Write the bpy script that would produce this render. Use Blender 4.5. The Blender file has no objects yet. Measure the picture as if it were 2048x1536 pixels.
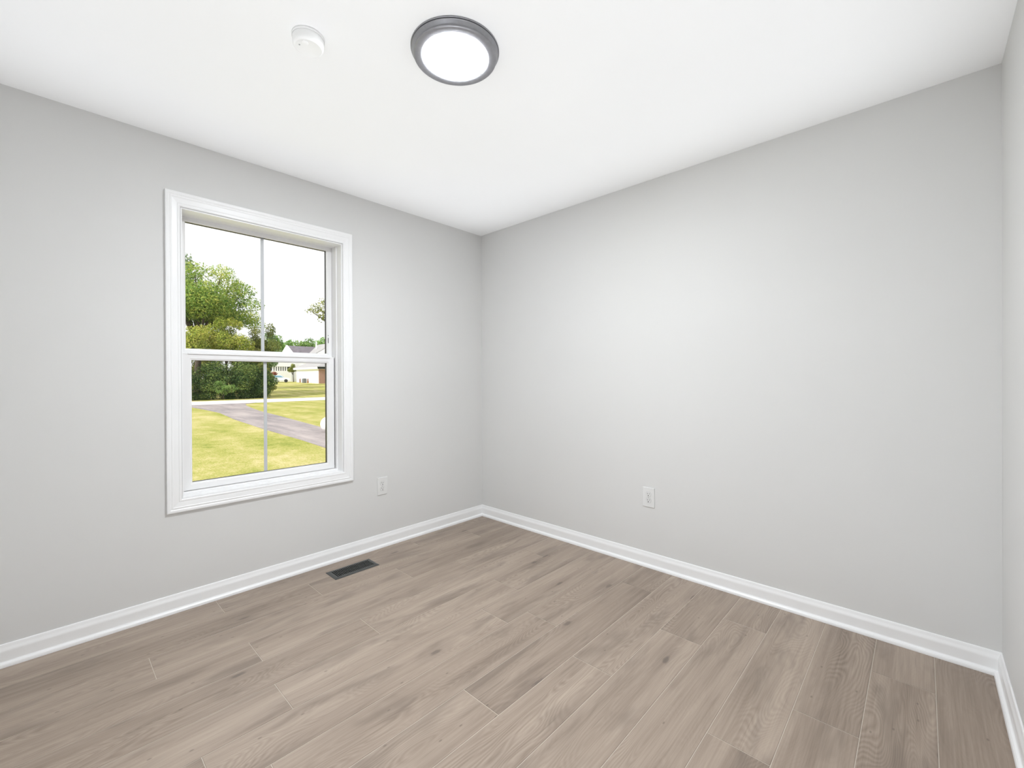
import bpy, bmesh, math, random
from mathutils import Vector, Matrix, Euler

# ------------------------------------------------------------------ camera, sky, sun, exposure
scn = bpy.context.scene
COL = scn.collection
W, L, H = 3.0424, 3.10, 2.44          # room: corner of the two big walls at the origin
cd = bpy.data.cameras.new('camera'); cam = bpy.data.objects.new('camera', cd); COL.objects.link(cam)
cd.sensor_fit = 'HORIZONTAL'; cd.sensor_width = 36.0
cd.lens = 873.27 / 2048 * 36.0
cd.shift_y = -8.993 / 2048
cd.clip_start = 0.02; cd.clip_end = 600
r_ = Vector((0.7289, 0.6846, -0.0046)); f_ = Vector((-0.6846, 0.7289, -0.0031)).normalized()
r_ = (r_ - f_ * r_.dot(f_)).normalized(); u_ = r_.cross(f_)
m = Matrix((r_, u_, -f_)).transposed().to_4x4(); m.translation = Vector((2.8104, -2.6039, 1.1969))
cam.matrix_world = m
scn.camera = cam

scn.view_settings.view_transform = 'Standard'
scn.view_settings.look = 'None'
scn.view_settings.gamma = 1.0
scn.view_settings.use_curve_mapping = False
scn.view_settings.exposure = 0.0

wd = bpy.data.worlds.new('overcast_sky'); scn.world = wd; wd.use_nodes = True
nt = wd.node_tree; bg = nt.nodes['Background']
tc = nt.nodes.new('ShaderNodeTexCoord'); nz = nt.nodes.new('ShaderNodeTexNoise'); nz.inputs['Scale'].default_value = 3.0
nz.inputs['Detail'].default_value = 4.0
cr = nt.nodes.new('ShaderNodeValToRGB')
cr.color_ramp.elements[0].position = 0.3; cr.color_ramp.elements[0].color = (0.93, 0.94, 0.97, 1)
cr.color_ramp.elements[1].position = 0.6; cr.color_ramp.elements[1].color = (1.0, 1.0, 1.0, 1)
nt.links.new(tc.outputs['Generated'], nz.inputs['Vector']); nt.links.new(nz.outputs['Fac'], cr.inputs['Fac'])
nt.links.new(cr.outputs['Color'], bg.inputs['Color']); bg.inputs['Strength'].default_value = 1.30

sd = bpy.data.lights.new('sun', 'SUN'); sd.energy = 4.2; sd.angle = math.radians(1.0); sd.color = (1.0, 0.965, 0.88)
sun = bpy.data.objects.new('sun', sd); COL.objects.link(sun)
sun.rotation_euler = Vector((-0.22, 1.0, -0.80)).to_track_quat('-Z', 'Y').to_euler()

# soft light of the room: the ceiling lamp (its diffuser, below) and two added area lights:
# unseen fill in the doorway behind the camera, broad upward fill at floor level
LIGHT_COL = (0.935, 0.975, 1.03)
LAMP_STRENGTH = 232.0
def area(name, loc, rot, sx, sy, power, spread=180):
    d = bpy.data.lights.new(name, 'AREA'); d.shape = 'RECTANGLE'; d.size = sx; d.size_y = sy; d.energy = power; d.color = LIGHT_COL; d.spread = math.radians(spread)
    o = bpy.data.objects.new(name, d); COL.objects.link(o); o.location = loc; o.rotation_euler = rot; return o
area('doorway_fill', (2.30, -L - 0.02, 1.0), (math.radians(90), 0, 0), 0.80, 1.95, 11.0)
area('floor_fill', (W/2, -L/2, 0.012), (math.radians(180), 0, 0), 3.0, 3.06, 11.4, 25)

# ------------------------------------------------------------------ helpers
rng = random.Random(7)

def tag(o, label=None, cat=None, group=None, kind=None):
    if label: o['label'] = label
    if cat: o['category'] = cat
    if group: o['group'] = group
    if kind: o['kind'] = kind
    return o

def thing(name, loc, label, cat, group=None, kind=None, rotz=0.0):
    o = bpy.data.objects.new(name, None); COL.objects.link(o)
    o.empty_display_size = 0.1
    o.location = loc; o.rotation_euler = (0, 0, rotz)
    return tag(o, label, cat, group, kind)

class MB:
    def __init__(s): s.v = []; s.f = []; s.smooth = []
    def add(s, vs, fs, smooth=False):
        n = len(s.v); s.v += [tuple(p) for p in vs]; s.f += [tuple(i + n for i in f) for f in fs]
        s.smooth += [smooth] * len(fs); return s
    def box(s, x0, x1, y0, y1, z0, z1):
        x0, x1 = sorted((x0, x1)); y0, y1 = sorted((y0, y1)); z0, z1 = sorted((z0, z1))
        return s.add([(x0,y0,z0),(x1,y0,z0),(x1,y1,z0),(x0,y1,z0),(x0,y0,z1),(x1,y0,z1),(x1,y1,z1),(x0,y1,z1)],
                     [(0,3,2,1),(4,5,6,7),(0,1,5,4),(1,2,6,5),(2,3,7,6),(3,0,4,7)])
    def lathe(s, prof, n=96, c=(0,0,0), axis='z', smooth=True, cap0=False, cap1=False):
        vs = []; fs = []
        for (r, h) in prof:
            for k in range(n):
                a = 2 * math.pi * k / n; p = (r*math.cos(a), r*math.sin(a), h)
                if axis == 'x': p = (h, p[0], p[1])
                if axis == 'y': p = (p[0], h, p[1])
                vs.append((p[0]+c[0], p[1]+c[1], p[2]+c[2]))
        for i in range(len(prof)-1):
            for k in range(n):
                k2 = (k+1) % n; fs.append((i*n+k, i*n+k2, (i+1)*n+k2, (i+1)*n+k))
        s.add(vs, fs, smooth)
        b = len(s.v) - len(vs)
        if cap0: s.f.append(tuple(b + k for k in range(n))[::-1]); s.smooth.append(False)
        if cap1: s.f.append(tuple(b + (len(prof)-1)*n + k for k in range(n))); s.smooth.append(False)
        return s
    def prism(s, poly, axis, a0, a1, smooth=False):
        """poly: list of 2-D points in the plane normal to axis; extruded from a0 to a1"""
        def P(p, h):
            return {'x': (h, p[0], p[1]), 'y': (p[0], h, p[1]), 'z': (p[0], p[1], h)}[axis]
        n = len(poly); vs = [P(p, a0) for p in poly] + [P(p, a1) for p in poly]
        fs = [(k, (k+1) % n, n+(k+1) % n, n+k) for k in range(n)]
        s.add(vs, fs, smooth); b = len(s.v) - 2*n
        s.f += [tuple(b+k for k in range(n))[::-1], tuple(b+n+k for k in range(n))]; s.smooth += [False, False]
        return s
    def ring(s, y0, y1, z0, z1, ins, prof, closed=True):
        """rectangular frame in a wall of constant x; ins = (left, right, top, bottom) widths; prof = [(t, x)] from t=0 outer to t=1 inner"""
        l, r, t_, b_ = ins; n = len(prof); vs = []
        for (t, x) in prof:
            vs += [(x, y0+l*t, z0+b_*t), (x, y1-r*t, z0+b_*t), (x, y1-r*t, z1-t_*t), (x, y0+l*t, z1-t_*t)]
        fs = []
        for i in range(n if closed else n-1):
            j = (i+1) % n
            for k in range(4):
                k2 = (k+1) % 4; fs.append((i*4+k, i*4+k2, j*4+k2, j*4+k))
        return s.add(vs, fs)
    def tube(s, pts, rad, n=8, smooth=True):
        pts = [Vector(p) for p in pts]; vs = []; fs = []
        for i, p in enumerate(pts):
            d = (pts[min(i+1, len(pts)-1)] - pts[max(i-1, 0)]).normalized()
            a = d.orthogonal().normalized(); b = d.cross(a); r = rad[i] if isinstance(rad, (list, tuple)) else rad
            vs += [p + (a*math.cos(2*math.pi*k/n) + b*math.sin(2*math.pi*k/n))*r for k in range(n)]
        for i in range(len(pts)-1):
            for k in range(n):
                k2 = (k+1) % n; fs.append((i*n+k, i*n+k2, (i+1)*n+k2, (i+1)*n+k))
        fs += [tuple(range(n))[::-1], tuple((len(pts)-1)*n+k for k in range(n))]
        return s.add(vs, fs, smooth)
    def build(s, name, mat, parent=None, fix=True, bevel=0.0):
        me = bpy.data.meshes.new(name); me.from_pydata([tuple(v) for v in s.v], [], s.f); me.update()
        me.polygons.foreach_set('use_smooth', s.smooth)
        if fix:
            bm = bmesh.new(); bm.from_mesh(me); bmesh.ops.recalc_face_normals(bm, faces=bm.faces); bm.to_mesh(me); bm.free()
        me.materials.append(mat)
        o = bpy.data.objects.new(name, me); COL.objects.link(o)
        if parent: o.parent = parent
        if bevel:
            md = o.modifiers.new('bevel', 'BEVEL'); md.width = bevel; md.segments = 2; md.limit_method = 'ANGLE'; md.angle_limit = math.radians(40)
        return o

class NT:
    def __init__(s, name):
        s.m = bpy.data.materials.new(name); s.m.use_nodes = True; s.t = s.m.node_tree
        s.b = s.t.nodes['Principled BSDF']; s.out = s.t.nodes['Material Output']
    def n(s, typ, **kw):
        nd = s.t.nodes.new(typ)
        for k, v in kw.items():
            if k.startswith('i_'):
                key = k[2:]; key = int(key) if key.isdigit() else key.replace('_', ' ')
                nd.inputs[key].default_value = v
            else: setattr(nd, k, v)
        return nd
    def l(s, a, b): s.t.links.new(a, b)
    def math(s, op, a, b=None, c=None, clamp=False):
        nd = s.n('ShaderNodeMath', operation=op, use_clamp=clamp)
        for i, q in enumerate((a, b, c)):
            if q is None: continue
            if isinstance(q, (int, float)): nd.inputs[i].default_value = q
            else: s.l(q, nd.inputs[i])
        return nd.outputs[0]
    def ramp(s, fac, stops):
        nd = s.n('ShaderNodeValToRGB'); e = nd.color_ramp.elements
        while len(e) < len(stops): e.new(0.5)
        for k, (p, c) in enumerate(stops): e[k].position = p; e[k].color = (*c, 1) if len(c) == 3 else c
        s.l(fac, nd.inputs[0]); return nd.outputs[0]
    def noise(s, vec, scale, detail=2.0, rough=0.5, dist=0.0):
        nd = s.n('ShaderNodeTexNoise', i_Scale=scale, i_Detail=detail, i_Roughness=rough, i_Distortion=dist)
        if vec is not None: s.l(vec, nd.inputs['Vector'])
        return nd.outputs[0]
    def mix(s, fac, a, b, mode='MIX'):
        nd = s.n('ShaderNodeMix', data_type='RGBA', blend_type=mode)
        for key, q in ((0, fac), (6, a), (7, b)):
            if isinstance(q, (int, float)): nd.inputs[key].default_value = q
            elif isinstance(q, tuple): nd.inputs[key].default_value = (*q, 1)
            else: s.l(q, nd.inputs[key])
        return nd.outputs[2]
    def scale(s, vec, sc):
        nd = s.n('ShaderNodeVectorMath', operation='MULTIPLY'); s.l(vec, nd.inputs[0]); nd.inputs[1].default_value = sc
        return nd.outputs[0]
    def bump(s, h, strength=0.1, dist=0.01):
        nd = s.n('ShaderNodeBump', i_Strength=strength, i_Distance=dist); s.l(h, nd.inputs['Height']); s.l(nd.outputs[0], s.b.inputs['Normal'])
    def coord(s, which='Object'): return s.n('ShaderNodeTexCoord').outputs[which]
    def pos(s): return s.n('ShaderNodeNewGeometry').outputs['Position']

def simple(name, col, rough=0.5, metal=0.0, spec=0.5, var=0.03, scale=20.0):
    t = NT(name); b = t.b
    n = t.noise(t.pos(), scale, 3.0)
    lo = tuple(max(0, c*(1-var)) for c in col); hi = tuple(min(1, c*(1+var)) for c in col)
    t.l(t.ramp(n, [(0.3, lo), (0.7, hi)]), b.inputs['Base Color'])
    b.inputs['Roughness'].default_value = rough; b.inputs['Metallic'].default_value = metal
    b.inputs['Specular IOR Level'].default_value = spec
    return t.m

M = {}
def wall_mat(name, col, rough):
    t = NT(name); p = t.pos()
    n = t.noise(p, 1.2, 3.0); t.l(t.ramp(n, [(0.3, tuple(c*0.985 for c in col)), (0.7, tuple(c*1.01 for c in col))]), t.b.inputs['Base Color'])
    t.b.inputs['Roughness'].default_value = rough; t.b.inputs['Specular IOR Level'].default_value = 0.3
    t.bump(t.noise(p, 260.0, 2.0), 0.04, 0.001); return t.m
WALL_COL = (0.73, 0.727, 0.712)
M['wall'] = wall_mat('wall_paint_light_grey', WALL_COL, 0.6)
M['ceiling'] = wall_mat('ceiling_paint_white', (0.93, 0.93, 0.925), 0.85)
M['trim'] = simple('trim_paint_white', (0.91, 0.91, 0.905), 0.32, var=0.008, scale=6)
M['vinyl'] = simple('window_vinyl_white', (0.89, 0.885, 0.88), 0.35, var=0.006, scale=8)
M['gap'] = simple('gap_shade', (0.08, 0.08, 0.08), 0.8)  # dark strip colour, standing in for shade in the sash gap
M['spacer'] = simple('glazing_spacer_black', (0.012, 0.012, 0.013), 0.5)
M['muntin'] = simple('muntin_white', (0.62, 0.64, 0.67), 0.4, var=0.01)
M['plastic'] = simple("outlet_plastic_white", (0.78, 0.78, 0.765), 0.3, var=0.01)
M['slot'] = simple('slot_dark', (0.03, 0.03, 0.03), 0.6)
M['screw'] = simple('screw_metal', (0.6, 0.6, 0.58), 0.35, 0.6)
M['detector'] = simple('detector_plastic_white', (0.93, 0.93, 0.92), 0.45, var=0.005)
M['nickel'] = simple('fixture_brushed_grey', (0.30, 0.30, 0.315), 0.38, 0.55, var=0.06, scale=60)
M['nickel_dark'] = simple('fixture_groove', (0.07, 0.07, 0.078), 0.45, 0.4)
M['register'] = simple('register_steel_grey', (0.085, 0.088, 0.085), 0.42, 0.35, var=0.05, scale=80)
M['register_shade'] = simple('register_shade_black', (0.006, 0.006, 0.006), 0.9)
M['seam_highlight'] = simple('plank_seam_highlight', (0.60, 0.53, 0.45), 0.6)  # pale base seen in the gaps, bevel highlight put into its colour

t = NT('lamp_diffuser'); t.b.inputs['Base Color'].default_value = (0.9, 0.9, 0.88, 1)
t.b.inputs['Emission Color'].default_value = (*LIGHT_COL, 1); t.b.inputs['Emission Strength'].default_value = LAMP_STRENGTH
M['diffuser'] = t.m

t = NT('window_glass'); g = t.n('ShaderNodeBsdfGlossy', i_Roughness=0.0); tr = t.n('ShaderNodeBsdfTransparent')
fr = t.n('ShaderNodeFresnel', i_IOR=1.22); mx = t.n('ShaderNodeMixShader')
t.l(fr.outputs[0], mx.inputs[0]); t.l(tr.outputs[0], mx.inputs[1]); t.l(g.outputs[0], mx.inputs[2]); t.l(mx.outputs[0], t.out.inputs['Surface'])
M['glass'] = t.m

def wood():
    t = NT('vinyl_plank_oak'); b = t.b
    uv = t.n('ShaderNodeUVMap', uv_map='plank').outputs[0]
    at = t.n('ShaderNodeAttribute', attribute_name='tone'); sep = t.n('ShaderNodeSeparateColor'); t.l(at.outputs['Color'], sep.inputs[0])
    tone, r1, r2 = sep.outputs[0], sep.outputs[1], sep.outputs[2]
    off = t.n('ShaderNodeCombineXYZ'); t.l(t.math('MULTIPLY', r1, 41.0), off.inputs[0]); t.l(t.math('MULTIPLY', r2, 67.0), off.inputs[1]); t.l(t.math('MULTIPLY', r1, 23.0), off.inputs[2])
    ad = t.n('ShaderNodeVectorMath', operation='ADD'); t.l(uv, ad.inputs[0]); t.l(off.outputs[0], ad.inputs[1]); P = ad.outputs[0]
    # growth rings cut lengthwise: contour lines of a stretched height field
    f1 = t.noise(t.scale(P, (7.5, 1.5, 1.0)), 1.0, 1.5, 0.45, 0.25)
    jit = t.noise(t.scale(P, (60.0, 9.0, 1.0)), 1.0, 2.0)
    fld = t.math('ADD', t.math('MULTIPLY', f1, 40.0), t.math('MULTIPLY', jit, 0.75))
    ring = t.math('PINGPONG', fld, 0.5)                       # 0..0.5 triangles
    ring = t.math('MULTIPLY', ring, 2.0)
    ringmask = t.n('ShaderNodeMapRange', interpolation_type='SMOOTHSTEP', i_1=0.46, i_2=0.66)
    t.l(t.noise(t.scale(P, (5.0, 0.9, 1.0)), 1.0, 1.0), ringmask.inputs[0])
    # long tonal streaks and fine fibres
    st = t.noise(t.scale(P, (11.0, 0.9, 1.0)), 1.0, 3.0, 0.55, 0.3)
    fib = t.noise(t.scale(P, (240.0, 5.0, 1.0)), 1.0, 3.0, 0.6)
    fib2 = t.noise(t.scale(P, (70.0, 1.6, 1.0)), 1.0, 3.0, 0.6)
    v = t.math('ADD', t.math('MULTIPLY', tone, 0.58), t.math('MULTIPLY', st, 0.74))
    v = t.math('ADD', v, t.math('MULTIPLY', t.math('SUBTRACT', fib, 0.5), 0.42))
    v = t.math('ADD', v, t.math('MULTIPLY', t.math('SUBTRACT', fib2, 0.5), 0.38))
    rg = t.math('MULTIPLY', t.math('SUBTRACT', ring, 0.55), t.math('ADD', t.math('MULTIPLY', ringmask.outputs[0], 0.19), 0.03))
    v = t.math('ADD', v, rg)
    v = t.math('SUBTRACT', v, 0.10)
    col = t.ramp(v, [(0.10, (0.170, 0.128, 0.098)), (0.36, (0.278, 0.217, 0.170)), (0.60, (0.372, 0.297, 0.236)), (0.88, (0.47, 0.385, 0.310))])
    # knots with a soft dark halo along the grain
    vo = t.n('ShaderNodeTexVoronoi', feature='F1', voronoi_dimensions='2D', i_Scale=1.0, i_Randomness=1.0); t.l(t.scale(P, (6.0, 2.1, 1.0)), vo.inputs['Vector'])
    d = t.math('ADD', vo.outputs['Distance'], t.math('MULTIPLY', t.math('SUBTRACT', t.noise(t.scale(P, (55.0, 22.0, 1.0)), 1.0, 3.0), 0.5), 0.10))
    seen = t.math('GREATER_THAN', t.n('ShaderNodeSeparateColor').outputs[0], 0.5)
    sc = seen.node.inputs[0].links[0].from_node; t.l(vo.outputs['Color'], sc.inputs[0]); seen.node.inputs[1].default_value = 0.82
    core = t.n('ShaderNodeMapRange', interpolation_type='SMOOTHSTEP', i_1=0.030, i_2=0.085, i_3=1.0, i_4=0.0); t.l(d, core.inputs[0])
    halo = t.n('ShaderNodeMapRange', interpolation_type='SMOOTHSTEP', i_1=0.03, i_2=0.34, i_3=1.0, i_4=0.0); t.l(d, halo.inputs[0])
    k1 = t.math('MULTIPLY', t.math('MULTIPLY', core.outputs[0], seen), 0.52); k2 = t.math('MULTIPLY', t.math('MULTIPLY', halo.outputs[0], seen), 0.30)
    col = t.mix(k2, col, (0.20, 0.155, 0.125)); col = t.mix(k1, col, (0.075, 0.062, 0.055))
    # pin knots
    vp = t.n('ShaderNodeTexVoronoi', feature='F1', voronoi_dimensions='2D', i_Scale=1.0, i_Randomness=1.0); t.l(t.scale(P, (17.0, 8.0, 1.0)), vp.inputs['Vector'])
    sp_ = t.n('ShaderNodeSeparateColor'); t.l(vp.outputs['Color'], sp_.inputs[0])
    pk = t.n('ShaderNodeMapRange', interpolation_type='SMOOTHSTEP', i_1=0.03, i_2=0.075, i_3=1.0, i_4=0.0); t.l(vp.outputs['Distance'], pk.inputs[0])
    col = t.mix(t.math('MULTIPLY', t.math('MULTIPLY', pk.outputs[0], t.math('GREATER_THAN', sp_.outputs[0], 0.90)), 0.45), col, (0.085, 0.068, 0.058))
    # soft dark smudges along the grain
    sm_ = t.n('ShaderNodeMapRange', interpolation_type='SMOOTHSTEP', i_1=0.50, i_2=0.70); t.l(t.noise(t.scale(P, (9.0, 1.9, 1.0)), 1.0, 3.0, 0.6, 0.4), sm_.inputs[0])
    col = t.mix(t.math('MULTIPLY', sm_.outputs[0], 0.50), col, (0.165, 0.130, 0.104))
    # thin dark checks
    ck = t.n('ShaderNodeMapRange', interpolation_type='SMOOTHSTEP', i_1=0.70, i_2=0.80); t.l(t.noise(t.scale(P, (95.0, 3.5, 1.0)), 1.0, 1.0), ck.inputs[0])
    col = t.mix(t.math('MULTIPLY', ck.outputs[0], 0.30), col, (0.13, 0.10, 0.08))
    t.l(col, b.inputs['Base Color'])
    t.l(t.math('ADD', 0.34, t.math('MULTIPLY', fib, 0.14)), b.inputs['Roughness']); b.inputs['Specular IOR Level'].default_value = 0.45
    t.bump(t.math('ADD', fib, t.math('MULTIPLY', ring, 0.3)), 0.10, 0.0006)
    return t.m
M['wood'] = wood()

# ------------------------------------------------------------------ room shell
TW = 0.17
YC = -1.6915; OH = 0.4335; OZ0, OZ1 = 0.578, 2.094            # rough window opening
def struct(name, mb, mat, label, cat, parent=None, **k):
    o = mb.build(name, mat, parent, **k); return tag(o, label, cat, kind='structure')

wl = MB()
y0w, y1w = YC-OH, YC+OH
wl.box(-TW, 0, -L-0.12, y0w, -0.3, H); wl.box(-TW, 0, y1w, 0.12, -0.3, H)
wl.box(-TW, 0, y0w, y1w, -0.3, OZ0); wl.box(-TW, 0, y0w, y1w, OZ1, H)
struct('wall_left', wl, M['wall'], 'light grey painted wall that holds the white window', 'wall')
struct('wall_back', MB().box(0, W, 0, 0.12, -0.3, H), M['wall'], 'wide plain light grey wall right of the room corner', 'wall')
struct('wall_right', MB().box(W, W+0.12, -L-0.12, 0.12, -0.3, H), M['wall'], 'narrow strip of grey wall at the right picture edge', 'wall')
DX0, DX1, DZ = 1.87, 2.73, 2.03                               # unseen doorway added for the fill light behind the camera
wf = MB().box(0, DX0, -L-0.12, -L, -0.3, H).box(DX1, W, -L-0.12, -L, -0.3, H).box(DX0, DX1, -L-0.12, -L, DZ, H)
struct('wall_front', wf, M['wall'], 'light grey wall with a doorway added for fill light behind the camera', 'wall')
hl = MB().box(-0.17, W+0.12, -L-1.42, -L-1.30, -0.3, H).box(-0.17, -0.05, -L-1.30, -L-0.12, -0.3, H).box(W, W+0.12, -L-1.30, -L-0.12, -0.3, H)  # unseen hall shell added to block sun through the doorway
struct('wall_added_hall', hl, M['wall'], 'unseen hall walls added beyond the doorway to block sun', 'wall')
struct('ceiling', MB().box(-TW, W+0.12, -L-1.42, 0.12, H, H+0.15), M['ceiling'], 'flat white ceiling', 'ceiling')

# plank floor: individual boards with real gaps, one structure
seams = [3.06] + [2.847 - 0.18925*k for k in range(16)]
joints = {0: -1.60, 1: -0.318, 2: -0.770, 3: -1.087, 4: -0.314, 5: -0.6127, 6: -1.060, 7: -0.305, 8: -0.9265, 9: -1.068, 10: -0.791, 11: -0.332, 12: -0.775,
          13: -1.103, 14: -0.358, 15: -0.778}
tones = {(0,0): .30, (1,0): .36, (1,1): .34, (2,0): .30, (2,1): .36, (3,0): .62, (3,1): .34, (4,0): .40, (4,1): .58, (5,0): .40, (5,1): .60,
         (6,0): .55, (6,1): .42, (7,0): .34, (7,1): .32, (7,2): .6, (8,0): .50, (8,1): .42, (9,0): .45, (9,1): .52, (10,0): .50, (10,1): .58,
         (11,0): .62, (11,1): .55, (12,0): .45, (12,1): .6, (13,0): .42, (13,1): .6, (14,0): .5, (14,1): .5, (15,0): .40, (15,1): .42}
bm = bmesh.new(); uvl = bm.loops.layers.uv.new('plank'); cl = bm.loops.layers.float_color.new('tone')
GAP = 0.0011; prng = random.Random(21)
for i in range(len(seams)-1):
    xb, xa = seams[i], seams[i+1]
    if xb < -0.05: break
    j0 = joints.get(i, -0.5); cuts = [0.05] + [j0 - 1.2075*k for k in range(5)]
    for k in range(len(cuts)-1):
        yb, ya = cuts[k], cuts[k+1]
        if yb < -L-1.4: break
        tn = tones.get((i, k), prng.uniform(0.36, 0.6)); ra, rb = prng.random(), prng.random()
        x0, x1, yy0, yy1 = xa+GAP, xb-GAP, max(ya, -L-1.4)+GAP, yb-GAP
        e = 0.0009
        top = [bm.verts.new(q) for q in ((x0+e, yy0+e, 0), (x1-e, yy0+e, 0), (x1-e, yy1-e, 0), (x0+e, yy1-e, 0))]
        low = [bm.verts.new(q) for q in ((x0, yy0, -e), (x1, yy0, -e), (x1, yy1, -e), (x0, yy1, -e))]
        fs = [bm.faces.new(top)] + [bm.faces.new((low[q], low[(q+1) % 4], top[(q+1) % 4], top[q])) for q in range(4)]
        for f in fs:
            for lp in f.loops:
                lp[uvl].uv = (lp.vert.co.x - (xa+xb)/2, lp.vert.co.y - yb); lp[cl] = (tn, ra, rb, 1)
base = [bm.verts.new(q) for q in ((-TW, -L-1.42, -0.0013), (W+0.12, -L-1.42, -0.0013), (W+0.12, 0.12, -0.0013), (-TW, 0.12, -0.0013))]
fb = bm.faces.new(base); fb.material_index = 1
ext = [bm.verts.new((v.co.x, v.co.y, -0.3)) for v in base]
for q in range(4): bm.faces.new((base[q], ext[q], ext[(q+1) % 4], base[(q+1) % 4])).material_index = 1
bm.faces.new(ext).material_index = 1
me = bpy.data.meshes.new('floor'); bm.to_mesh(me); bm.free(); me.materials.append(M['wood']); me.materials.append(M['seam_highlight'])
fl = bpy.data.objects.new('floor', me); COL.objects.link(fl)
tag(fl, 'greige oak look plank floor with pale seams', 'floor', kind='structure')

# baseboards with shoe moulding: profile (distance from wall, height)
BP = [(0, 0), (0.0244, 0), (0.0244, 0.006), (0.0228, 0.0125), (0.0188, 0.0175), (0.0135, 0.0195), (0.0130, 0.021), (0.0122, 0.0225),
      (0.0122, 0.0600), (0.0118, 0.0645), (0.0106, 0.0690), (0.0090, 0.0735), (0.0074, 0.0785), (0.0062, 0.0840), (0.0050, 0.0890), (0.0032, 0.0918), (0, 0.0918)]
def baseboard(name, p0, p1, inw, label, m0=1, m1=1):
    """runs from p0 to p1 along a wall, inw = unit vector into the room; mitred ends"""
    p0, p1, inw = Vector(p0), Vector(p1), Vector(inw); d = (p1-p0).normalized(); n = len(BP)
    vs = [p0 + inw*a + d*a*m0 + Vector((0,0,z)) for a, z in BP] + [p1 + inw*a - d*a*m1 + Vector((0,0,z)) for a, z in BP]
    fs = [(k, (k+1) % n, n+(k+1) % n, n+k) for k in range(n)] + [tuple(range(n))[::-1], tuple(range(n, 2*n))]
    return struct(name, MB().add(vs, fs), M['trim'], label, 'baseboard')
e = 0.0004
baseboard('baseboard_left', (e, -L, 0.0002), (e, -e, 0.0002), (1, 0, 0), 'white baseboard under the window wall')
baseboard('baseboard_back', (e, -e, 0.0002), (W-e, -e, 0.0002), (0, -1, 0), 'white baseboard along the wide grey wall')
baseboard('baseboard_right', (W-e, -e, 0.0002), (W-e, -L, 0.0002), (-1, 0, 0), 'white baseboard at the lower right picture corner')

# ------------------------------------------------------------------ window_1
win = thing('window_1', (0, YC, OZ0), 'white single hung window with one vertical bar in each sash', 'window', kind='structure')
def wpart(name, mb, mat, parent=None, **k):
    o = mb.build(name, mat, None, **k)
    par = parent or win
    o.parent = par
    if par is win: o.matrix_parent_inverse = Matrix.Translation((0, -YC, -OZ0))
    return o
cy0, cy1, cz0, cz1 = -2.1904, -1.1927, 0.5121, 2.1675
cw = 0.0622
CP = [(0.0, 0.0005), (0.0, 0.0155), (0.06, 0.0175), (0.20, 0.0175), (0.24, 0.0160), (0.30, 0.0150), (0.34, 0.0165), (0.40, 0.0165), (0.44, 0.0145), (0.74, 0.0120),
      (0.80, 0.0112), (0.84, 0.0125), (0.94, 0.0125), (1.0, 0.0105), (1.0, 0.0005)]
wpart('casing', MB().ring(cy0, cy1, cz0, cz1, (cw, cw, cw+0.010, cw+0.003), CP), M['trim'])
# jamb return lining the opening, then the vinyl frame
wpart('jamb', MB().ring(y0w+0.0005, y1w-0.0005, OZ0+0.0005, OZ1-0.0005, (0.006,)*4, [(0, 0.0004), (1, 0.0004), (1, -0.062), (0, -0.062)]), M['trim'])
fr_ = MB()
fr_.ring(y0w+0.0005, y1w-0.0005, OZ0+0.0005, OZ1-0.0005, (0.0125, 0.0125, 0.006, 0.016),
         [(0, -0.062), (0.85, -0.062), (1.0, -0.064), (1.0, -0.080), (0.85, -0.082), (0.85, -0.168), (0, -0.168)])
# sloped sill inside the frame
fr_.prism([(-0.064, OZ0+0.016), (-0.168, OZ0+0.010), (-0.168, OZ0+0.002), (-0.064, OZ0+0.002)], 'y', y0w+0.013, y1w-0.013)
wpart('window_frame', fr_, M['vinyl'])

def sash(name, x, yh, z0, z1, ins, gx, zg):
    ya, yb = YC-yh, YC+yh
    s = MB().ring(ya, yb, z0, z1, ins, [(0, x-0.002), (0.04, x), (0.80, x), (0.86, x-0.003), (0.97, x-0.004), (1.0, x-0.006), (1.0, x-0.016), (0.75, x-0.018), (0.75, x-0.036), (0, x-0.036)])
    so = wpart(name, s, M['vinyl'])
    l, r, t_, b_ = ins
    oy0, oy1, oz0, oz1 = ya+l, yb-r, z0+b_, z1-t_
    sp = MB().ring(oy0-0.003, oy1+0.003, oz0-0.003, oz1+0.003, (0.004,)*4, [(0, gx+0.004), (1, gx+0.004), (1, gx-0.014), (0, gx-0.014)])
    spo = sp.build('glazing_spacer', M['spacer'], so)
    MB().box(gx+0.0005, gx+0.0035, oy0-0.002, oy1+0.002, oz0-0.002, oz1+0.002).build('glass_pane', M['glass'], so)
    MB().box(gx-0.0115, gx-0.006, YC-0.0091, YC+0.0091, oz0-0.001, oz1+0.001).build('muntin', M['muntin'], so, bevel=0.0012)
    return so
lo = sash('lower_sash', -0.088, 0.4172, 0.595, 1.3435, (0.0445, 0.0465, 0.0405, 0.0405), -0.108, 0)
up = sash('upper_sash', -0.128, 0.4215, 1.328, 2.0900, (0.031, 0.0335, 0.0245, 0.0405), -0.148, 0)
# meeting-rail lip and finger ledge of the lower sash
MB().box(-0.0885, -0.080, YC-0.39, YC+0.39, 1.3365, 1.3415).build('rail_lip', M['vinyl'], lo, bevel=0.001)
tag(MB().box(-0.1278, -0.1262, -1.2975, -1.2940, 1.440, 1.476).box(-0.1278, -0.1262, -1.2973, -1.2943, 1.489, 1.494).build('vent_latch', M['slot'], up), 'dark slit of the vent latch')
tag(MB().box(-0.120, -0.094, YC+0.4174, YC+0.4206, 0.612, 1.335).build('gap_shade_strip', M['gap'], win), 'dark strip painted as gap shade beside the lower sash').matrix_parent_inverse = Matrix.Translation((0, -YC, -OZ0))

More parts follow.
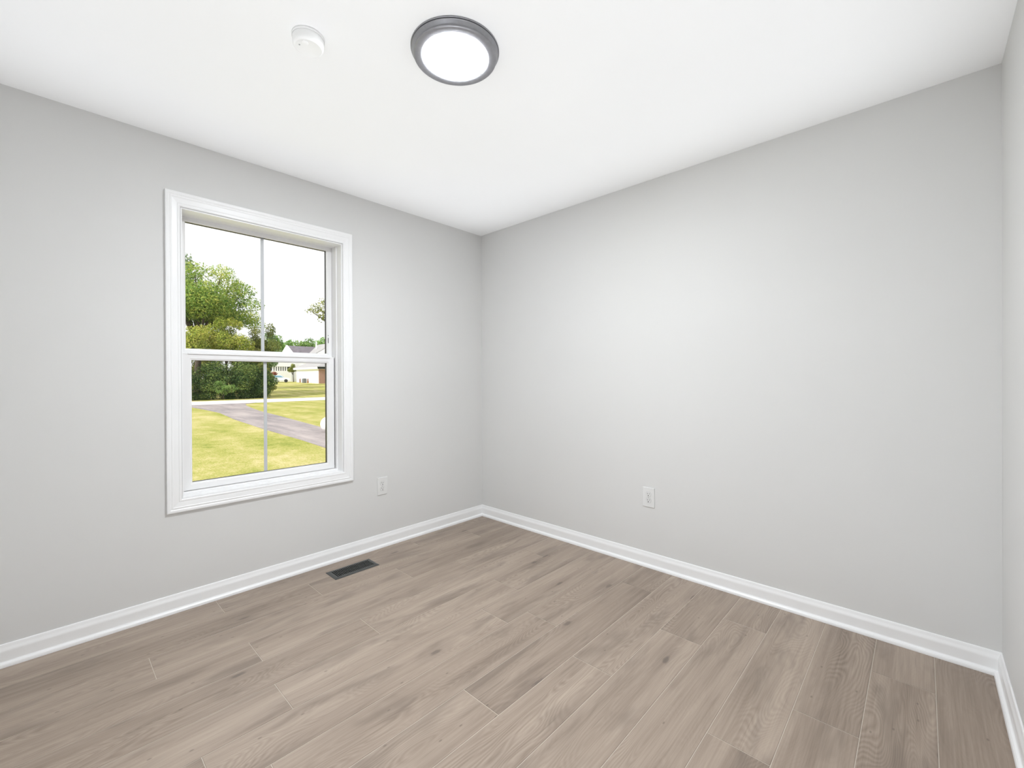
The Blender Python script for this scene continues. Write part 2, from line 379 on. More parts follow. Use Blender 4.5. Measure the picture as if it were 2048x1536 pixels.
# ------------------------------------------------------------------ electrical outlets (local: plate in XZ, facing -Y)
def outlet(loc, rotz, label):
    o = thing('wall_outlet', loc, label, 'outlet', 'duplex wall outlets', rotz=rotz)
    w, h = 0.0395, 0.0615
    pl = MB(); pr = [(w-0.0022, h-0.0022, -0.0062), (w-0.0006, h-0.0006, -0.0048), (w, h, -0.0006)]
    vs = [(sx*a, y, sz*b) for (a, b, y) in pr for sx, sz in ((-1,-1),(1,-1),(1,1),(-1,1))]
    fs = [(0,1,2,3)] + [(i*4+k, i*4+(k+1) % 4, i*4+4+(k+1) % 4, i*4+4+k) for i in range(2) for k in range(4)] + [(8,9,10,11)]
    pl.add(vs, fs).build('cover_plate', M['plastic'], o)
    for sgn in (1, -1):
        cz = sgn*0.0195; n = 28; pts = []
        for k in range(n):
            a = 2*math.pi*k/n; x = 0.0172*math.cos(a); z = 0.0172*math.sin(a); z = max(-0.0142, min(0.0142, z)); pts.append((x, cz+z))
        fc = MB().prism(pts, 'y', -0.0078, -0.0058).build('receptacle', M['plastic'], o)
        # grey rim around the face, recess shade put into its colour
        rc = [(p[0]*1.06, cz+(p[1]-cz)*1.07) for p in pts]
        MB().prism(rc, 'y', -0.00635, -0.0059).build('receptacle_edge', M['edge'], o)
        sl = MB().box(-0.0074, -0.0052, -0.0081, -0.0074, cz-0.0010, cz+0.0085).box(0.0050, 0.0070, -0.0081, -0.0074, cz+0.0002, cz+0.0078)
        sl.prism([(0.0031*math.cos(2*math.pi*k/14), cz-0.0078+0.0030*math.sin(2*math.pi*k/14)) for k in range(14)], 'y', -0.0081, -0.0074)
        sl.build('slots', M['slot'], fc)
    MB().lathe([(0.0001, -0.0072), (0.0026, -0.0070), (0.0032, -0.0060)], 20, axis='y').build('screw', M['screw'], o)
    return o
M['edge'] = simple('receptacle_edge_grey', (0.42, 0.42, 0.41), 0.5)
outlet((1.5486, 0.0, 0.4395), 0.0, 'white duplex outlet low on the wide wall right of the corner')
outlet((0.0, -0.9705, 0.4330), math.radians(90), 'white duplex outlet low on the wall between window and corner')

# ------------------------------------------------------------------ floor register
reg = thing('floor_register', (0.1975, -1.2912, 0), 'dark grey slotted metal floor vent by the window wall baseboard', 'vent')
rw, rl = 0.0680, 0.1440; iw, il = 0.0455, 0.1215
def rect_loop(a, b, z): return [(-a, -b, z), (a, -b, z), (a, b, z), (-a, b, z)]
loops = [rect_loop(rw, rl, 0.0003), rect_loop(rw-0.0015, rl-0.0015, 0.0030), rect_loop(rw-0.012, rl-0.012, 0.0062), rect_loop(iw+0.003, il+0.003, 0.0062), rect_loop(iw, il, 0.0056), rect_loop(iw, il, 0.0006)]
vs = [p for q in loops for p in q]
fs = [(i*4+k, i*4+(k+1) % 4, i*4+4+(k+1) % 4, i*4+4+k) for i in range(len(loops)-1) for k in range(4)]
MB().add(vs, fs).build('face_frame', M['register'], reg)
lv = MB(); ns = 22; pitch = 2*il/ns
for k in range(ns+1):
    y = -il + k*pitch; lv.box(-iw, iw, y-pitch*0.19, y+pitch*0.19, 0.0030, 0.0060)
lv.box(-0.0016, 0.0016, -il, il, 0.0016, 0.0030)
lv.build('louver_grille', M['register'], reg)
MB().box(-iw-0.002, iw+0.002, -il-0.002, il+0.002, 0.0002, 0.0007).build('duct_shade_sheet', M['register_shade'], reg)  # flat black sheet painted in for the shade inside the duct
tag(reg.children[-1], 'black sheet painted as the shade under the slots')

# ------------------------------------------------------------------ ceiling light and smoke detector
lamp = thing('ceiling_light', (1.5190, -1.5350, H), 'round dark grey flush ceiling light, lit white', 'lamp')
R = 0.1655
MB().lathe([(0.05, -0.0002), (R, -0.0002), (R+0.0008, -0.0012), (R+0.0008, -0.0042), (R-0.001, -0.0052)], 128).build('canopy', M['nickel'], lamp)
MB().lathe([(R-0.001, -0.0052), (R-0.0035, -0.0054), (R-0.0035, -0.0072), (R-0.0025, -0.0074)], 128).build('groove', M['nickel_dark'], lamp)
MB().lathe([(R-0.0025, -0.0074), (R-0.0015, -0.0082), (R-0.0020, -0.0094), (R-0.0034, -0.0098), (R-0.0040, -0.0104), (R-0.0052, -0.0125), (R-0.0085, -0.0165), (R-0.0105, -0.0200), (R-0.0110, -0.0222)], 128).build('housing', M['nickel'], lamp)
MB().lathe([(R-0.0110, -0.0222), (R-0.0095, -0.0226), (R-0.0095, -0.0262), (R-0.0105, -0.0275), (R-0.0125, -0.0285), (R-0.0150, -0.0290), (0.1440, -0.0297), (0.1300, -0.0291), (0.1215, -0.0286), (0.1205, -0.0272), (0.1205, -0.018)], 128).build('trim_ring', M['nickel'], lamp)
MB().lathe([(0.1206, -0.0274), (0.115, -0.0297), (0.105, -0.0318), (0.085, -0.0342), (0.050, -0.0360), (0.0002, -0.0366)], 96).build('diffuser', M['diffuser'], lamp)
tag(lamp.children[-1], 'glowing white diffuser')

sm = thing('smoke_detector', (1.1860, -1.9470, H), 'small round white smoke detector left of the ceiling light', 'detector')
MB().lathe([(0.0001, -0.0003), (0.0545, -0.0003), (0.0552, -0.0020), (0.0552, -0.0085), (0.0540, -0.0100)], 80).build('base_plate', M['detector'], sm)
MB().lathe([(0.0535, -0.0100), (0.0530, -0.0280), (0.0515, -0.0350), (0.0490, -0.0395), (0.0455, -0.0418), (0.0440, -0.0420), (0.0430, -0.0413), (0.0001, -0.0420)], 80).build('cover', M['detector'], sm)
MB().lathe([(0.0115, -0.0414), (0.0113, -0.0430), (0.0100, -0.0436), (0.0001, -0.0437)], 32, c=(0.020, -0.020, 0)).build('test_button', M['detector'], sm)
MB().lathe([(0.0026, -0.0414), (0.0026, -0.0426), (0.0001, -0.0427)], 16, c=(-0.004, -0.030, 0)).build('indicator', M['edge'], sm)

# ================================================================== OUTDOORS
ZG = -0.80
PROF = [(30.0, ZG), (-46.0, ZG), (-51.0, -0.70), (-74.7, 0.40), (-85.0, 0.62), (-110.0, 1.0), (-260.0, 1.6)]
def gz(x):
    for (a, za), (b, zb) in zip(PROF, PROF[1:]):
        if b <= x <= a: return za + (zb-za)*(a-x)/(a-b)
    return ZG

def grass_mat():
    t = NT('lawn_grass'); p = t.pos()
    big = t.noise(t.scale(p, (0.30, 0.55, 1)), 1.0, 3.0, 0.55); mid = t.noise(t.scale(p, (1.0, 1.4, 1)), 2.2, 4.0, 0.7); fine = t.noise(t.scale(p, (1.0, 2.0, 1)), 11.0, 4.0, 0.75)
    v = t.math('ADD', t.math('MULTIPLY', big, 0.32), t.math('ADD', t.math('MULTIPLY', mid, 0.32), t.math('MULTIPLY', t.math('ADD', t.math('MULTIPLY', fine, 0.6), t.math('MULTIPLY', t.noise(t.scale(p, (1.0, 2.0, 1)), 26.0, 2.0, 0.7), 0.4)), 0.70)))
    sy_ = t.n('ShaderNodeSeparateXYZ'); t.l(p, sy_.inputs[0])
    mow = t.math('SINE', t.math('ADD', t.math('MULTIPLY', sy_.outputs[1], 3.6), t.math('MULTIPLY', t.noise(p, 0.5, 2.0), 5.0)))
    v = t.math('ADD', v, t.math('ADD', t.math('MULTIPLY', mow, 0.028), 0.03))
    c = t.ramp(v, [(0.52, (0.17, 0.22, 0.04)), (0.63, (0.30, 0.32, 0.07)), (0.72, (0.41, 0.385, 0.125)), (0.83, (0.56, 0.49, 0.26))])
    t.l(c, t.b.inputs['Base Color']); t.b.inputs['Roughness'].default_value = 0.9; t.b.inputs['Specular IOR Level'].default_value = 0.1
    t.bump(fine, 0.5, 0.05); return t.m
M['grass'] = grass_mat()
def road_mat(name, a, b, sc):
    t = NT(name); p = t.pos(); n = t.noise(t.scale(p, sc), 1.0, 5.0, 0.7); f = t.noise(p, 30.0, 3.0)
    v = t.math('ADD', t.math('MULTIPLY', n, 0.7), t.math('MULTIPLY', f, 0.3))
    t.l(t.ramp(v, [(0.35, a), (0.65, b)]), t.b.inputs['Base Color']); t.b.inputs['Roughness'].default_value = 0.95; t.b.inputs['Specular IOR Level'].default_value = 0.1; return t.m
M['road'] = road_mat('road_pale_concrete', (0.60, 0.59, 0.60), (0.72, 0.70, 0.71), (0.3, 0.3, 1))
M['drive'] = road_mat('driveway_gravel', (0.20, 0.185, 0.195), (0.42, 0.375, 0.365), (0.25, 1.6, 1))
M['siding'] = simple('siding_white', (0.90, 0.905, 0.91), 0.6, var=0.01)
M['roof_shaded'] = simple('shingle_shaded_grey', (0.16, 0.145, 0.165), 0.9, var=0.2, scale=1.5)  # shade of the front slope put into the grey
M['roof_sunlit_and_garage'] = simple('shingle_sunlit_and_garage_grey', (0.34, 0.335, 0.34), 0.9, var=0.08, scale=2)  # sunlit slope's brightness put into the grey; also the garage roof
M['porch_dark'] = simple('porch_shade_and_dark_parts', (0.06, 0.07, 0.06), 0.8)  # porch shade put into the colour; also the gutter's and fan guard's own dark
M['bark'] = simple('bark_grey_brown', (0.075, 0.058, 0.045), 0.9, var=0.3, scale=9)
M['bin'] = simple('ac_unit_grey', (0.16, 0.17, 0.18), 0.6, var=0.2, scale=9)
M['clay'] = simple('pot_terracotta', (0.42, 0.19, 0.12), 0.8, var=0.1)
M['car'] = simple('car_paint_white', (0.80, 0.83, 0.86), 0.25)
M['car_glass'] = simple('car_window_blue', (0.20, 0.36, 0.52), 0.1)
M['tyre'] = simple('tyre_black', (0.02, 0.02, 0.02), 0.8)
M['tank'] = simple('tank_paint_white', (0.86, 0.86, 0.86), 0.4)
def brick():
    t = NT('brick_red_brown'); c = t.coord('Object'); mp = t.n('ShaderNodeMapping'); mp.inputs['Rotation'].default_value = (math.radians(90), 0, math.radians(90)); t.l(c, mp.inputs[0])
    sp = t.n('ShaderNodeSeparateXYZ'); t.l(c, sp.inputs[0]); cb = t.n('ShaderNodeCombineXYZ'); t.l(sp.outputs[1], cb.inputs[0]); t.l(sp.outputs[2], cb.inputs[1])
    bk = t.n('ShaderNodeTexBrick', i_Scale=4.0); bk.inputs['Color1'].default_value = (0.30, 0.15, 0.11, 1); bk.inputs['Color2'].default_value = (0.38, 0.21, 0.16, 1); bk.inputs['Mortar'].default_value = (0.45, 0.38, 0.33, 1)
    t.l(cb.outputs[0], bk.inputs['Vector']); t.l(bk.outputs[0], t.b.inputs['Base Color']); t.b.inputs['Roughness'].default_value = 0.9; return t.m
M['brick'] = brick()

# ground
gm = MB(); xs = [20, 5, -0.17, -3, -6, -10, -15, -20, -30, -40, -46, -48, -51, -56, -62, -68, -74.7, -80, -85, -95, -110, -160, -260]; ys = [-120, -40, -10, 0, 10, 20, 40, 80, 160]
for x in xs:
    for y in ys: gm.v.append((x, y, gz(x) if x > -46 else gz(x)))
ny = len(ys)
for i in range(len(xs)-1):
    for j in range(ny-1): gm.f.append((i*ny+j, i*ny+j+1, (i+1)*ny+j+1, (i+1)*ny+j)); gm.smooth.append(True)
struct('lawn', gm, M['grass'], 'sunlit yellow green lawn outside the window', 'lawn')
struct('road', MB().box(-44.7, -38.5, -120, 160, ZG-0.05, ZG+0.02), M['road'], 'pale road crossing beyond the lawn', 'road')
dl = [(-38.5, 4.5), (-36.0, 4.45), (-32, 4.5), (-27.7, 4.42), (-22, 3.75), (-16.5, 3.32), (-12.0, 3.08), (-9.8, 2.9), (-4.0, 2.4)]
dr = [(-38.5, 9.6), (-37.2, 8.4), (-34.6, 7.75), (-31, 7.1), (-27.6, 6.55), (-22.5, 6.0), (-18.5, 5.52), (-14.7, 5.06), (-4.0, 4.6)]
pts = dl + dr[::-1]
struct('driveway', MB().prism(pts, 'z', ZG-0.05, ZG+0.015), M['drive'], 'grey gravel driveway curving from the road', 'driveway')

# ------------------------------------------------------------------ trees and shrubs
def leaf_mat(name, c0, c1, c2, transl=0.35):
    t = NT(name); at = t.n('ShaderNodeAttribute', attribute_name='tone'); sp = t.n('ShaderNodeSeparateColor'); t.l(at.outputs['Color'], sp.inputs[0])
    n = t.noise(t.pos(), 0.55, 2.0)
    v = t.math('ADD', t.math('MULTIPLY', sp.outputs[0], 0.6), t.math('MULTIPLY', n, 0.5))
    c = t.ramp(v, [(0.25, c0), (0.52, c1), (0.80, c2)])
    d = t.n('ShaderNodeBsdfDiffuse'); tl = t.n('ShaderNodeBsdfTranslucent'); mx = t.n('ShaderNodeMixShader'); mx.inputs[0].default_value = transl
    t.l(c, d.inputs[0]); t.l(c, tl.inputs[0]); t.l(d.outputs[0], mx.inputs[1]); t.l(tl.outputs[0], mx.inputs[2]); t.l(mx.outputs[0], t.out.inputs['Surface']); return t.m
M['leaf_lime'] = leaf_mat('leaves_lime', (0.08, 0.18, 0.05), (0.28, 0.42, 0.10), (0.66, 0.66, 0.19))
M['leaf_yellow'] = leaf_mat('leaves_yellow_green', (0.14, 0.22, 0.05), (0.38, 0.45, 0.09), (0.72, 0.64, 0.19))
M['leaf_dark'] = leaf_mat('leaves_dark', (0.018, 0.045, 0.018), (0.070, 0.13, 0.045), (0.30, 0.38, 0.11), 0.2)
M['leaf_mid'] = leaf_mat('leaves_mid', (0.08, 0.17, 0.05), (0.20, 0.34, 0.10), (0.40, 0.52, 0.18))
M['leaf_olive'] = leaf_mat('leaves_olive', (0.09, 0.12, 0.04), (0.24, 0.28, 0.08), (0.46, 0.46, 0.16))
M['leaf_pine'] = leaf_mat('leaves_blue_green', (0.09, 0.15, 0.09), (0.20, 0.30, 0.17), (0.40, 0.48, 0.26))
M['leaf_bright'] = leaf_mat('leaves_bright', (0.10, 0.22, 0.06), (0.26, 0.44, 0.12), (0.50, 0.64, 0.20))
M['leaf_red'] = leaf_mat('leaves_red', (0.20, 0.07, 0.05), (0.36, 0.14, 0.10), (0.50, 0.26, 0.18))

def leaves(name, blobs, n, size, mat, parent, rg, fill=0.35):
    """blobs: (cx,cy,cz, rx,ry,rz); leaf clumps scattered through the outer shell of each blob"""
    vs = []; fs = []; tn = []
    wts = [b[3]*b[4] + b[4]*b[5] + b[3]*b[5] for b in blobs]; tot = sum(wts)
    for b, w in zip(blobs, wts):
        bt = rg.uniform(-0.16, 0.16)
        for _ in range(max(6, int(n*w/tot))):
            d = Vector((rg.gauss(0,1), rg.gauss(0,1), rg.gauss(0,1))).normalized()
            q = fill + (1.12-fill)*rg.random()**0.55
            c = Vector((b[0]+d.x*b[3]*q, b[1]+d.y*b[4]*q, b[2]+d.z*b[5]*q))
            nrm = (d + Vector((rg.gauss(0,.6), rg.gauss(0,.6), rg.gauss(0,.6)+0.25))).normalized()
            a = nrm.orthogonal().normalized(); a = (Matrix.Rotation(rg.uniform(0, 6.28), 3, nrm) @ a); bb = nrm.cross(a)
            s = size*rg.uniform(0.6, 1.35); k = len(vs)
            vs += [c - a*s, c + bb*s*0.42 + nrm*s*0.12, c + a*s*1.05 - nrm*s*0.15, c - bb*s*0.42 + nrm*s*0.12]
            fs.append((k, k+1, k+2, k+3)); tn.append(min(1, max(0, 0.5 + bt + rg.gauss(0, 0.17))))
    me = bpy.data.meshes.new(name); me.from_pydata([tuple(v) for v in vs], [], fs); me.update()
    ca = me.color_attributes.new('tone', 'FLOAT_COLOR', 'CORNER')
    buf = []
    for x in tn: buf += [x, x, x, 1.0]*4
    ca.data.foreach_set('color', buf); me.materials.append(mat)
    o = bpy.data.objects.new(name, me); COL.objects.link(o); o.parent = parent; return o

def crown(rg, c, r, k, sub):
    """k sub-blobs spread over an ellipsoid c, r"""
    out = []
    for _ in range(k):
        d = Vector((rg.gauss(0,1), rg.gauss(0,1), rg.gauss(0,1))).normalized(); q = rg.random()**0.5*0.82
        s = rg.uniform(0.75, 1.3)*sub
        out.append((c[0]+d.x*r[0]*q, c[1]+d.y*r[1]*q, c[2]+d.z*r[2]*q, s, s, s*0.8))
    return out

def tree(name, base, label, cat, blobs, n, size, mat, trunk_r=0.2, limbs=7, group=None, seed=1, fill=0.35):
    rg = random.Random(seed); z0 = gz(base[0])
    o = thing(name, (base[0], base[1], z0), label, cat, group)
    loc = [(b[0]-base[0], b[1]-base[1], b[2]-z0, b[3], b[4], b[5]) for b in blobs]
    cz = sum(b[2] for b in loc)/len(loc); cx = sum(b[0] for b in loc)/len(loc); cyy = sum(b[1] for b in loc)/len(loc)
    tk = MB(); fork = Vector((cx*0.3, cyy*0.3, cz*0.55))
    tk.tube([(0, 0, -0.05), (cx*0.1, cyy*0.1, cz*0.25), fork], [trunk_r*1.25, trunk_r, trunk_r*0.8], 8)
    for b in sorted(loc, key=lambda b: -b[2])[:limbs]:
        e_ = Vector(b[:3]); md_ = fork.lerp(e_, 0.5) + Vector((rg.uniform(-.3, .3), rg.uniform(-.3, .3), -0.1))
        tk.tube([fork - Vector((0, 0, 0.1)), md_, e_], [trunk_r*0.6, trunk_r*0.35, trunk_r*0.1], 6)
    tk.build('trunk', M['bark'], o)
    leaves('foliage', loc, n, size, mat, o, rg, fill)
    return o

rg = random.Random(3)
B = crown(rg, (-53, 8.7, 9.5), (4.2, 4.9, 3.6), 52, 1.2) + [(-52.5, 13.2, 9.6, 1.1, 1.3, 0.8), (-52.5, 13.0, 8.2, 1.1, 1.3, 0.8), (-52.5, 12.4, 11.0, 1.2, 1.3, 0.9), (-52.6, 13.6, 7.4, .9, 1.1, .6), (-52.4, 10.4, 12.7, 1.2, 1.2, .8), (-52.4, 8.0, 12.6, 1.3, 1.3, .8), (-52.5, 12.0, 8.0, 1.2, 1.2, .9)]
tree('broadleaf_tree', (-53, 8.2), 'large lime green broadleaf tree filling the left upper pane', 'tree', B, 42000, 0.118, M['leaf_lime'], 0.30, 12, seed=11)
rg = random.Random(4)
B = crown(rg, (-62, 7.2, 12.2), (3.0, 2.9, 4.0), 20, 1.2) + [(-62, 8.7, 15.8, 0.9, 0.9, 0.9), (-62, 9.4, 14.9, .8, .8, .8), (-62, 9.0, 15.2, .8, .8, .8), (-62, 8.3, 14.4, 1.0, 1.0, 1.0)]
tree('background_tree', (-62, 6.8), 'grey green tree top behind the large lime tree at the pane edge', 'tree', B, 8000, 0.14, M['leaf_pine'], 0.25, 8, seed=12)
rg = random.Random(5)
B = crown(rg, (-49.8, 6.9, 4.6), (1.9, 2.0, 2.0), 14, 0.85) + [(-49.6, 8.0, 5.9, .8, .8, .7)]
tree('bushy_tree', (-49.8, 6.9), 'yellow leaved bushy tree at the far left of the hedge', 'tree', B, 12000, 0.098, M['leaf_yellow'], 0.12, 6, seed=13)
rg = random.Random(6)
B = crown(rg, (-50, 10.2, 5.0), (1.9, 2.0, 2.2), 16, 0.8) + [(-49.7, 9.6, 7.0, .55, .55, .6), (-49.7, 10.6, 7.1, .5, .5, .55), (-49.7, 11.2, 6.9, .45, .45, .5)]
tree('bushy_tree', (-50, 10.2), 'yellow tipped bushy tree in the middle of the hedge', 'tree', B, 13000, 0.098, M['leaf_yellow'], 0.12, 6, seed=14)
rg = random.Random(7)
B = crown(rg, (-50.5, 13.5, 4.6), (1.7, 1.7, 2.2), 14, 0.8) + [(-50.5, 14.6, 6.7, .5, .5, .8), (-50.5, 13.0, 6.3, .6, .6, .6)]
tree('bushy_tree', (-50.5, 13.5), 'olive bushy tree at the right end of the hedge', 'tree', B, 11000, 0.095, M['leaf_olive'], 0.12, 6, seed=15)
hs = [(-48.3, 6.0, 4.2, 'leaf_dark', 'dark green hedge bush leftmost in the lower pane'), (-48.2, 8.6, 4.0, 'leaf_dark', 'dark green hedge bush second from the left in the lower pane'),
      (-48.3, 11.0, 4.0, 'leaf_dark', 'dark green hedge bush under the middle bushy tree'), (-48.4, 13.0, 3.6, 'leaf_dark', 'dark green hedge bush rightmost before the window bar'),
      (-56.8, 6.2, 7.2, 'leaf_olive', 'tall olive hedge bush behind the left end of the dark hedge'), (-56.8, 9.8, 7.0, 'leaf_olive', 'tall olive hedge bush behind the dark hedge below the lime tree'),
      (-56.8, 13.4, 6.8, 'leaf_olive', 'tall olive hedge bush behind the right end of the dark hedge'), (-55.5, 14.4, 6.2, 'leaf_dark', 'tall dark hedge bush farthest back beside the window bar')]
for i, (x, y, h, mt, lab) in enumerate(hs):
    rg = random.Random(30+i); zb = gz(x); B = crown(rg, (x, y, zb+h*0.47), (1.2, 1.75, h*0.52), 30, 0.66)
    if x > -50: B += [(x+rg.uniform(0.2, 1.0), y+rg.uniform(-1.5, 1.5), zb+rg.uniform(0.2, 0.5), .45, .55, .42) for _ in range(9)]
    tree('hedge_bush', (x, y), lab, 'bush', B, 12000, 0.085, M[mt], 0.08, 5, 'bushes of the roadside hedge', 40+i, 0.2)
rg = random.Random(50); B = crown(rg, (-46.9, 9.3, 0.25), (0.4, 1.5, 1.1), 15, 0.26)
tree('bramble_bush', (-47.0, 9.2), 'low bright green bramble at the foot of the dark hedge', 'bush', B, 1500, 0.08, M['leaf_mid'], 0.03, 4, seed=51)
rg = random.Random(52); B = crown(rg, (-46.9, 5.9, 0.6), (0.4, 1.1, 0.9), 8, 0.3)
tree('sapling', (-46.9, 6.2), 'lime leaved sapling at the left foot of the dark hedge', 'bush', B, 600, 0.10, M['leaf_lime'], 0.03, 4, seed=53)
rg = random.Random(54); B = crown(rg, (-48.8, 13.45, 1.5), (0.9, 0.55, 2.3), 12, 0.42) + [(-48.5, 14.0, 0.3, .4, .5, .3)]
tree('roadside_shrub', (-48.8, 13.4), 'olive yellow shrub right of the window bar beside the white house', 'bush', B, 7000, 0.08, M['leaf_olive'], 0.07, 5, seed=55)
far = [(-102.5, 31.2, 10.6, 'leaf_mid', 'darker green far tree left of the white house roof'), (-111, 37.2, 12.2, 'leaf_bright', 'bright green far tree above the dark house roof'),
       (-103, 39.2, 10.6, 'leaf_mid', 'green far tree behind the roof ridge of the white house'), (-111, 46.6, 12.6, 'leaf_bright', 'rounded green far tree at the right pane edge')]
for i, (x, y, h, mt, lab) in enumerate(far):
    rg = random.Random(60+i); B = crown(rg, (x, y, gz(x)+h*0.58), (2.6, 3.2, h*0.38), 22, 1.2)
    tree('far_tree', (x, y), lab, 'tree', B, 4200, 0.24, M[mt], 0.22, 6, 'trees behind the white house', 70+i)
rg = random.Random(80); B = crown(rg, (-70, 20.7, 7.6), (0.9, 0.8, 1.7), 9, 0.42) + crown(rg, (-70, 20.9, 5.2), (1.0, 1.3, 2.2), 14, 0.6)
tree('thin_tree', (-70, 20.7), 'thin grey green tree rising just right of the window bar', 'tree', B, 1800, 0.15, M['leaf_pine'], 0.10, 6, seed=81)
# overhanging limb: a tree standing right of the view, only one limb reaches into the pane
ov = [(-30, 11.9, 6.2, .75, .75, .45), (-30, 11.2, 6.5, .55, .6, .30), (-30, 10.75, 6.2, .35, .4, .22), (-30, 11.6, 5.75, .35, .45, .30), (-30, 11.9, 7.0, .6, .6, .3), (-30, 12.8, 6.4, .9, .9, .6), (-30, 12.2, 5.4, .3, .3, .3)]
rg = random.Random(90); ov += crown(rg, (-30, 16.5, 7.4), (2.8, 2.9, 2.4), 18, 1.0)
tree('roadside_tree', (-30, 16.8), 'leafy tree limb reaching in from the right of the upper pane', 'tree', ov, 13000, 0.078, M['leaf_olive'], 0.20, 26, seed=91)
rg = random.Random(92); B = crown(rg, (-86.5, 30.2, 3.5), (0.8, 0.9, 0.9), 10, 0.42)
tree('yard_shrub', (-86.5, 30.3), 'small olive tree in front of the white house beside the garage roof', 'bush', B, 1300, 0.14, M['leaf_olive'], 0.07, 5, seed=93)
rg = random.Random(94); B = crown(rg, (-88.0, 27.1, 2.3), (0.5, 0.6, 0.5), 7, 0.3)
tree('red_shrub', (-88.0, 27.1), 'red leaved shrub in front of the white house porch', 'bush', B, 700, 0.12, M['leaf_red'], 0.05, 4, seed=95)

# ------------------------------------------------------------------ garage
GX0, GX1, GY0, GY1 = -84.8, -74.7, 30.2, 38.4
gar = thing('garage', ((GX0+GX1)/2, (GY0+GY1)/2, 0.40), 'white garage with brick front and grey roof across the road', 'building')
ox, oy, oz = gar.location
def G(mb): mb.v = [(a-ox, b-oy, c-oz) for a, b, c in mb.v]; return mb
G(MB().box(GX0, GX1-0.15, GY0, GY1, 0.25, 3.0)).build('side_wall', M['siding'], gar)
G(MB().box(GX1-0.15, GX1, GY0+0.03, GY1, 0.25, 3.0)).build('brick_front', M['brick'], gar)
tag(gar.children[-1], 'red brown brick front wall')
ov_ = 0.45; ez = 3.30; rz = 5.6
ax0, ax1, ay0, ay1 = GX0-ov_, GX1+ov_, GY0-ov_, GY1+ov_; ry = (GY0+GY1)/2; hx = 4.1
vs = [(ax0, ay0, ez), (ax1, ay0, ez), (ax1, ay1, ez), (ax0, ay1, ez), (ax0+hx*0.9, ry, rz), (ax1-hx*0.9, ry, rz)]
G(MB().add(vs, [(0,1,5,4), (1,2,5), (2,3,4,5), (3,0,4), (3,2,1,0)])).build('roof', M['roof_sunlit_and_garage'], gar)
fa = MB().box(ax0, ax1, ay0, ay0+0.06, 2.98, ez).box(ax0, ax1, ay1-0.06, ay1, 2.98, ez).box(ax0, ax0+0.06, ay0, ay1, 2.98, ez).box(ax0, ax1-0.06, ay0, ay1, 2.96, 3.0)
G(fa).build('fascia', M['siding'], gar)
G(MB().box(ax1-0.05, ax1+0.05, ay0, ay1, 3.20, 3.38)).build('gutter', M['porch_dark'], gar)
tag(gar.children[-1], 'dark front gutter')

ac = thing('condenser_unit', (-79.3, 29.5, gz(-79.3)), 'grey box unit on the grass beside the white garage wall', 'unit')
MB().box(-0.36, 0.36, -0.30, 0.30, 0, 0.78).build('housing', M['bin'], ac, bevel=0.03)
fan = MB().lathe([(0.27, 0.78), (0.27, 0.81), (0.05, 0.84), (0.0005, 0.84)], 24); fan.build('fan_guard', M['porch_dark'], ac)
for i, (x, h, lab) in enumerate(((-81.2, 0.75, 'terracotta planter left of the grey unit by the garage'), (-77.75, 0.85, 'terracotta planter right of the grey unit by the garage'))):
    pt = thing('planter', (x, 29.5, gz(x)), lab, 'planter', 'planters along the garage')
    MB().lathe([(0.09, 0), (0.13, 0.34), (0.15, 0.36), (0.15, 0.41), (0.12, 0.41), (0.11, 0.38), (0.0005, 0.38)], 20, cap0=True).build('pot', M['clay'], pt)
    leaves('plant', [(0, 0, h*0.72, 0.10, 0.10, h*0.28)], 90, 0.07, M['leaf_red'], pt, random.Random(i+5))

# ------------------------------------------------------------------ white house
ho = thing('house', (-94, 36, 0.7), 'large white house with roof painted in shaded and sunlit greys behind the garage', 'building')
ox, oy, oz = ho.location
G(MB().box(-97.6, -91.0, 31.9, 46.0, 0.5, 6.4)).build('main_block', M['siding'], ho)
# main roof, ridge along y
G(MB().prism([(-98.1, 6.25), (-90.5, 6.25), (-94.3, 8.25)], 'y', 32.0, 46.3)).build('main_roof', M['roof_shaded'], ho)
G(MB().prism([(-98.2, 6.2), (-90.4, 6.2), (-94.3, 8.35)], 'y', 31.75, 31.99)).build('gable_end', M['siding'], ho)
# cross gable facing the road, ridge along x
G(MB().box(-91.0, -87.6, 35.0, 42.6, 0.5, 6.2)).build('front_wing', M['siding'], ho)
G(MB().prism([(34.4, 6.15), (43.2, 6.15), (38.8, 8.85)], 'x', -95.0, -87.3)).build('wing_roof', M['roof_sunlit_and_garage'], ho)
G(MB().prism([(34.6, 6.10), (43.0, 6.10), (38.8, 8.66)], 'x', -87.29, -87.15)).build('wing_gable', M['siding'], ho)
G(MB().lathe([(0.12, 7.6), (0.12, 9.2), (0.0005, 9.2)], 12, c=(-91.5, 36.8, 0))).build('vent_pipe', M['siding'], ho)
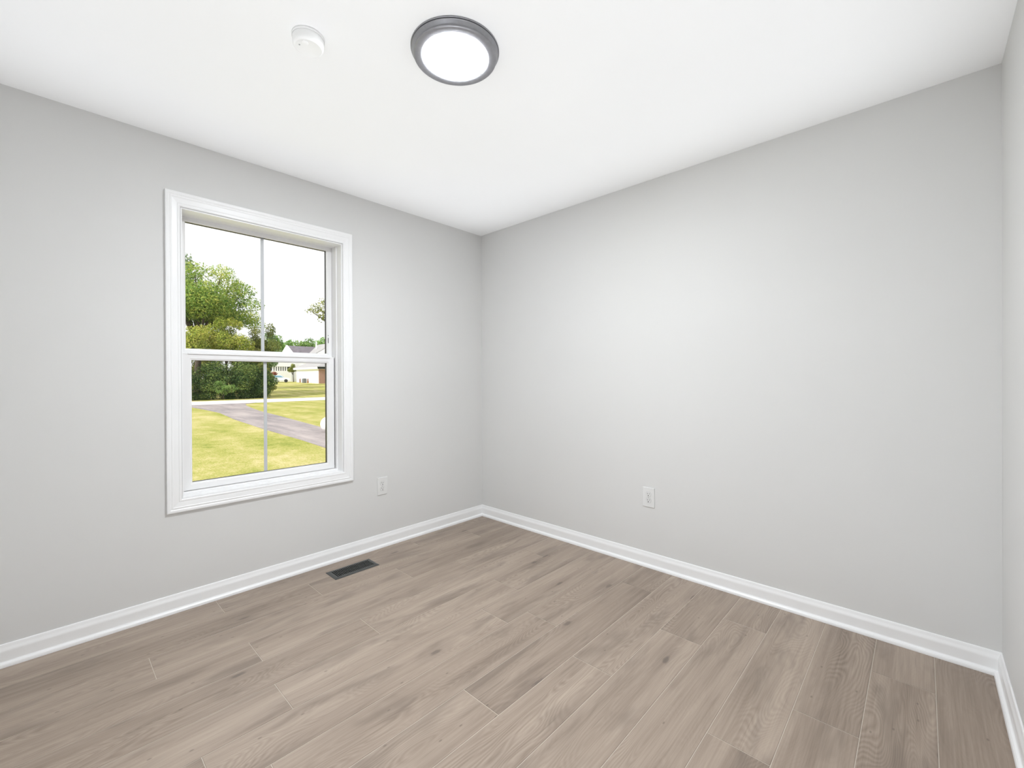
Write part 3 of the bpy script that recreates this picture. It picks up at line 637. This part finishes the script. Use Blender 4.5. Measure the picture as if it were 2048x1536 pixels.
# porch with a row of white posts over a white skirt
G(MB().box(-93.0, -90.0, 27.2, 31.9, 0.5, 2.85)).build('porch_base', M['siding'], ho)
G(MB().box(-93.0, -92.2, 27.4, 31.9, 2.85, 3.80)).build('porch_shade_block', M['porch_dark'], ho)  # dark block painted in as the porch's inner shade
tag(ho.children[-1], 'dark block painted as the shade behind the white posts')
G(MB().box(-93.2, -89.9, 27.1, 31.95, 3.72, 5.2)).build('porch_upper_wall', M['siding'], ho)
for k in range(7):
    y = 27.75 + k*0.42; G(MB().box(-90.2, -90.0, y-0.10, y+0.10, 2.85, 3.72)).build('porch_post', M['siding'], ho)
G(MB().box(-89.99, -89.9, 31.15, 31.85, 0.7, 2.75)).build('side_panel', M['muntin'], ho)  # flat blue grey panel on the porch base
tag(ho.children[-1], 'pale blue grey panel')

# parked car in front of the porch
car = thing('parked_car', (-84.6, 26.9, gz(-84.6)), 'small white car with blue windows parked below the porch', 'car', rotz=math.radians(70))
MB().prism([(-1.9, 0.30), (1.9, 0.30), (1.95, 0.62), (1.75, 0.80), (0.95, 0.88), (0.45, 1.32), (-0.95, 1.36), (-1.55, 0.92), (-1.95, 0.86)], 'y', -0.8, 0.8).build('body', M['car'], car, bevel=0.06)
MB().prism([(0.84, 0.90), (0.40, 1.26), (-0.90, 1.29), (-1.36, 0.94)], 'y', -0.815, 0.815).build('side_windows', M['car_glass'], car)
MB().prism([(1.00, 0.90), (0.52, 1.30), (0.46, 1.30), (0.94, 0.90)], 'y', -0.66, 0.66).build('windscreen', M['car_glass'], car)
for x in (-1.25, 1.25):
    for y in (-0.78, 0.78):
        MB().lathe([(0.0005, -0.1), (0.26, -0.1), (0.30, -0.07), (0.30, 0.07), (0.26, 0.1), (0.0005, 0.1)], 20, c=(x, y, 0.30), axis='y').build('wheel', M['tyre'], car)

# white tank at the right edge of the lower pane
tk = thing('propane_tank', (-13.37, 5.10, ZG+0.015), 'rounded end of a white tank beside the driveway at the right pane edge', 'tank')
rr = 0.27; zc = 0.30; pf = []
for k in range(13):
    a = math.pi/2*k/12; pf.append((max(0.0005, rr*math.sin(a)), -0.55 - rr*0.9*math.cos(a)))
pf += [(p[0], -p[1]) for p in pf[::-1]]
MB().lathe(pf, 32, c=(0, 0, zc), axis='y').build('shell', M['tank'], tk)
for y in (-0.4, 0.4): MB().box(-0.18, 0.18, y-0.04, y+0.04, 0, 0.10).build('saddle', M['bin'], tk)
MB().lathe([(0.09, 0.55), (0.09, 0.63), (0.07, 0.67), (0.0005, 0.68)], 20).build('valve_dome', M['tank'], tk)
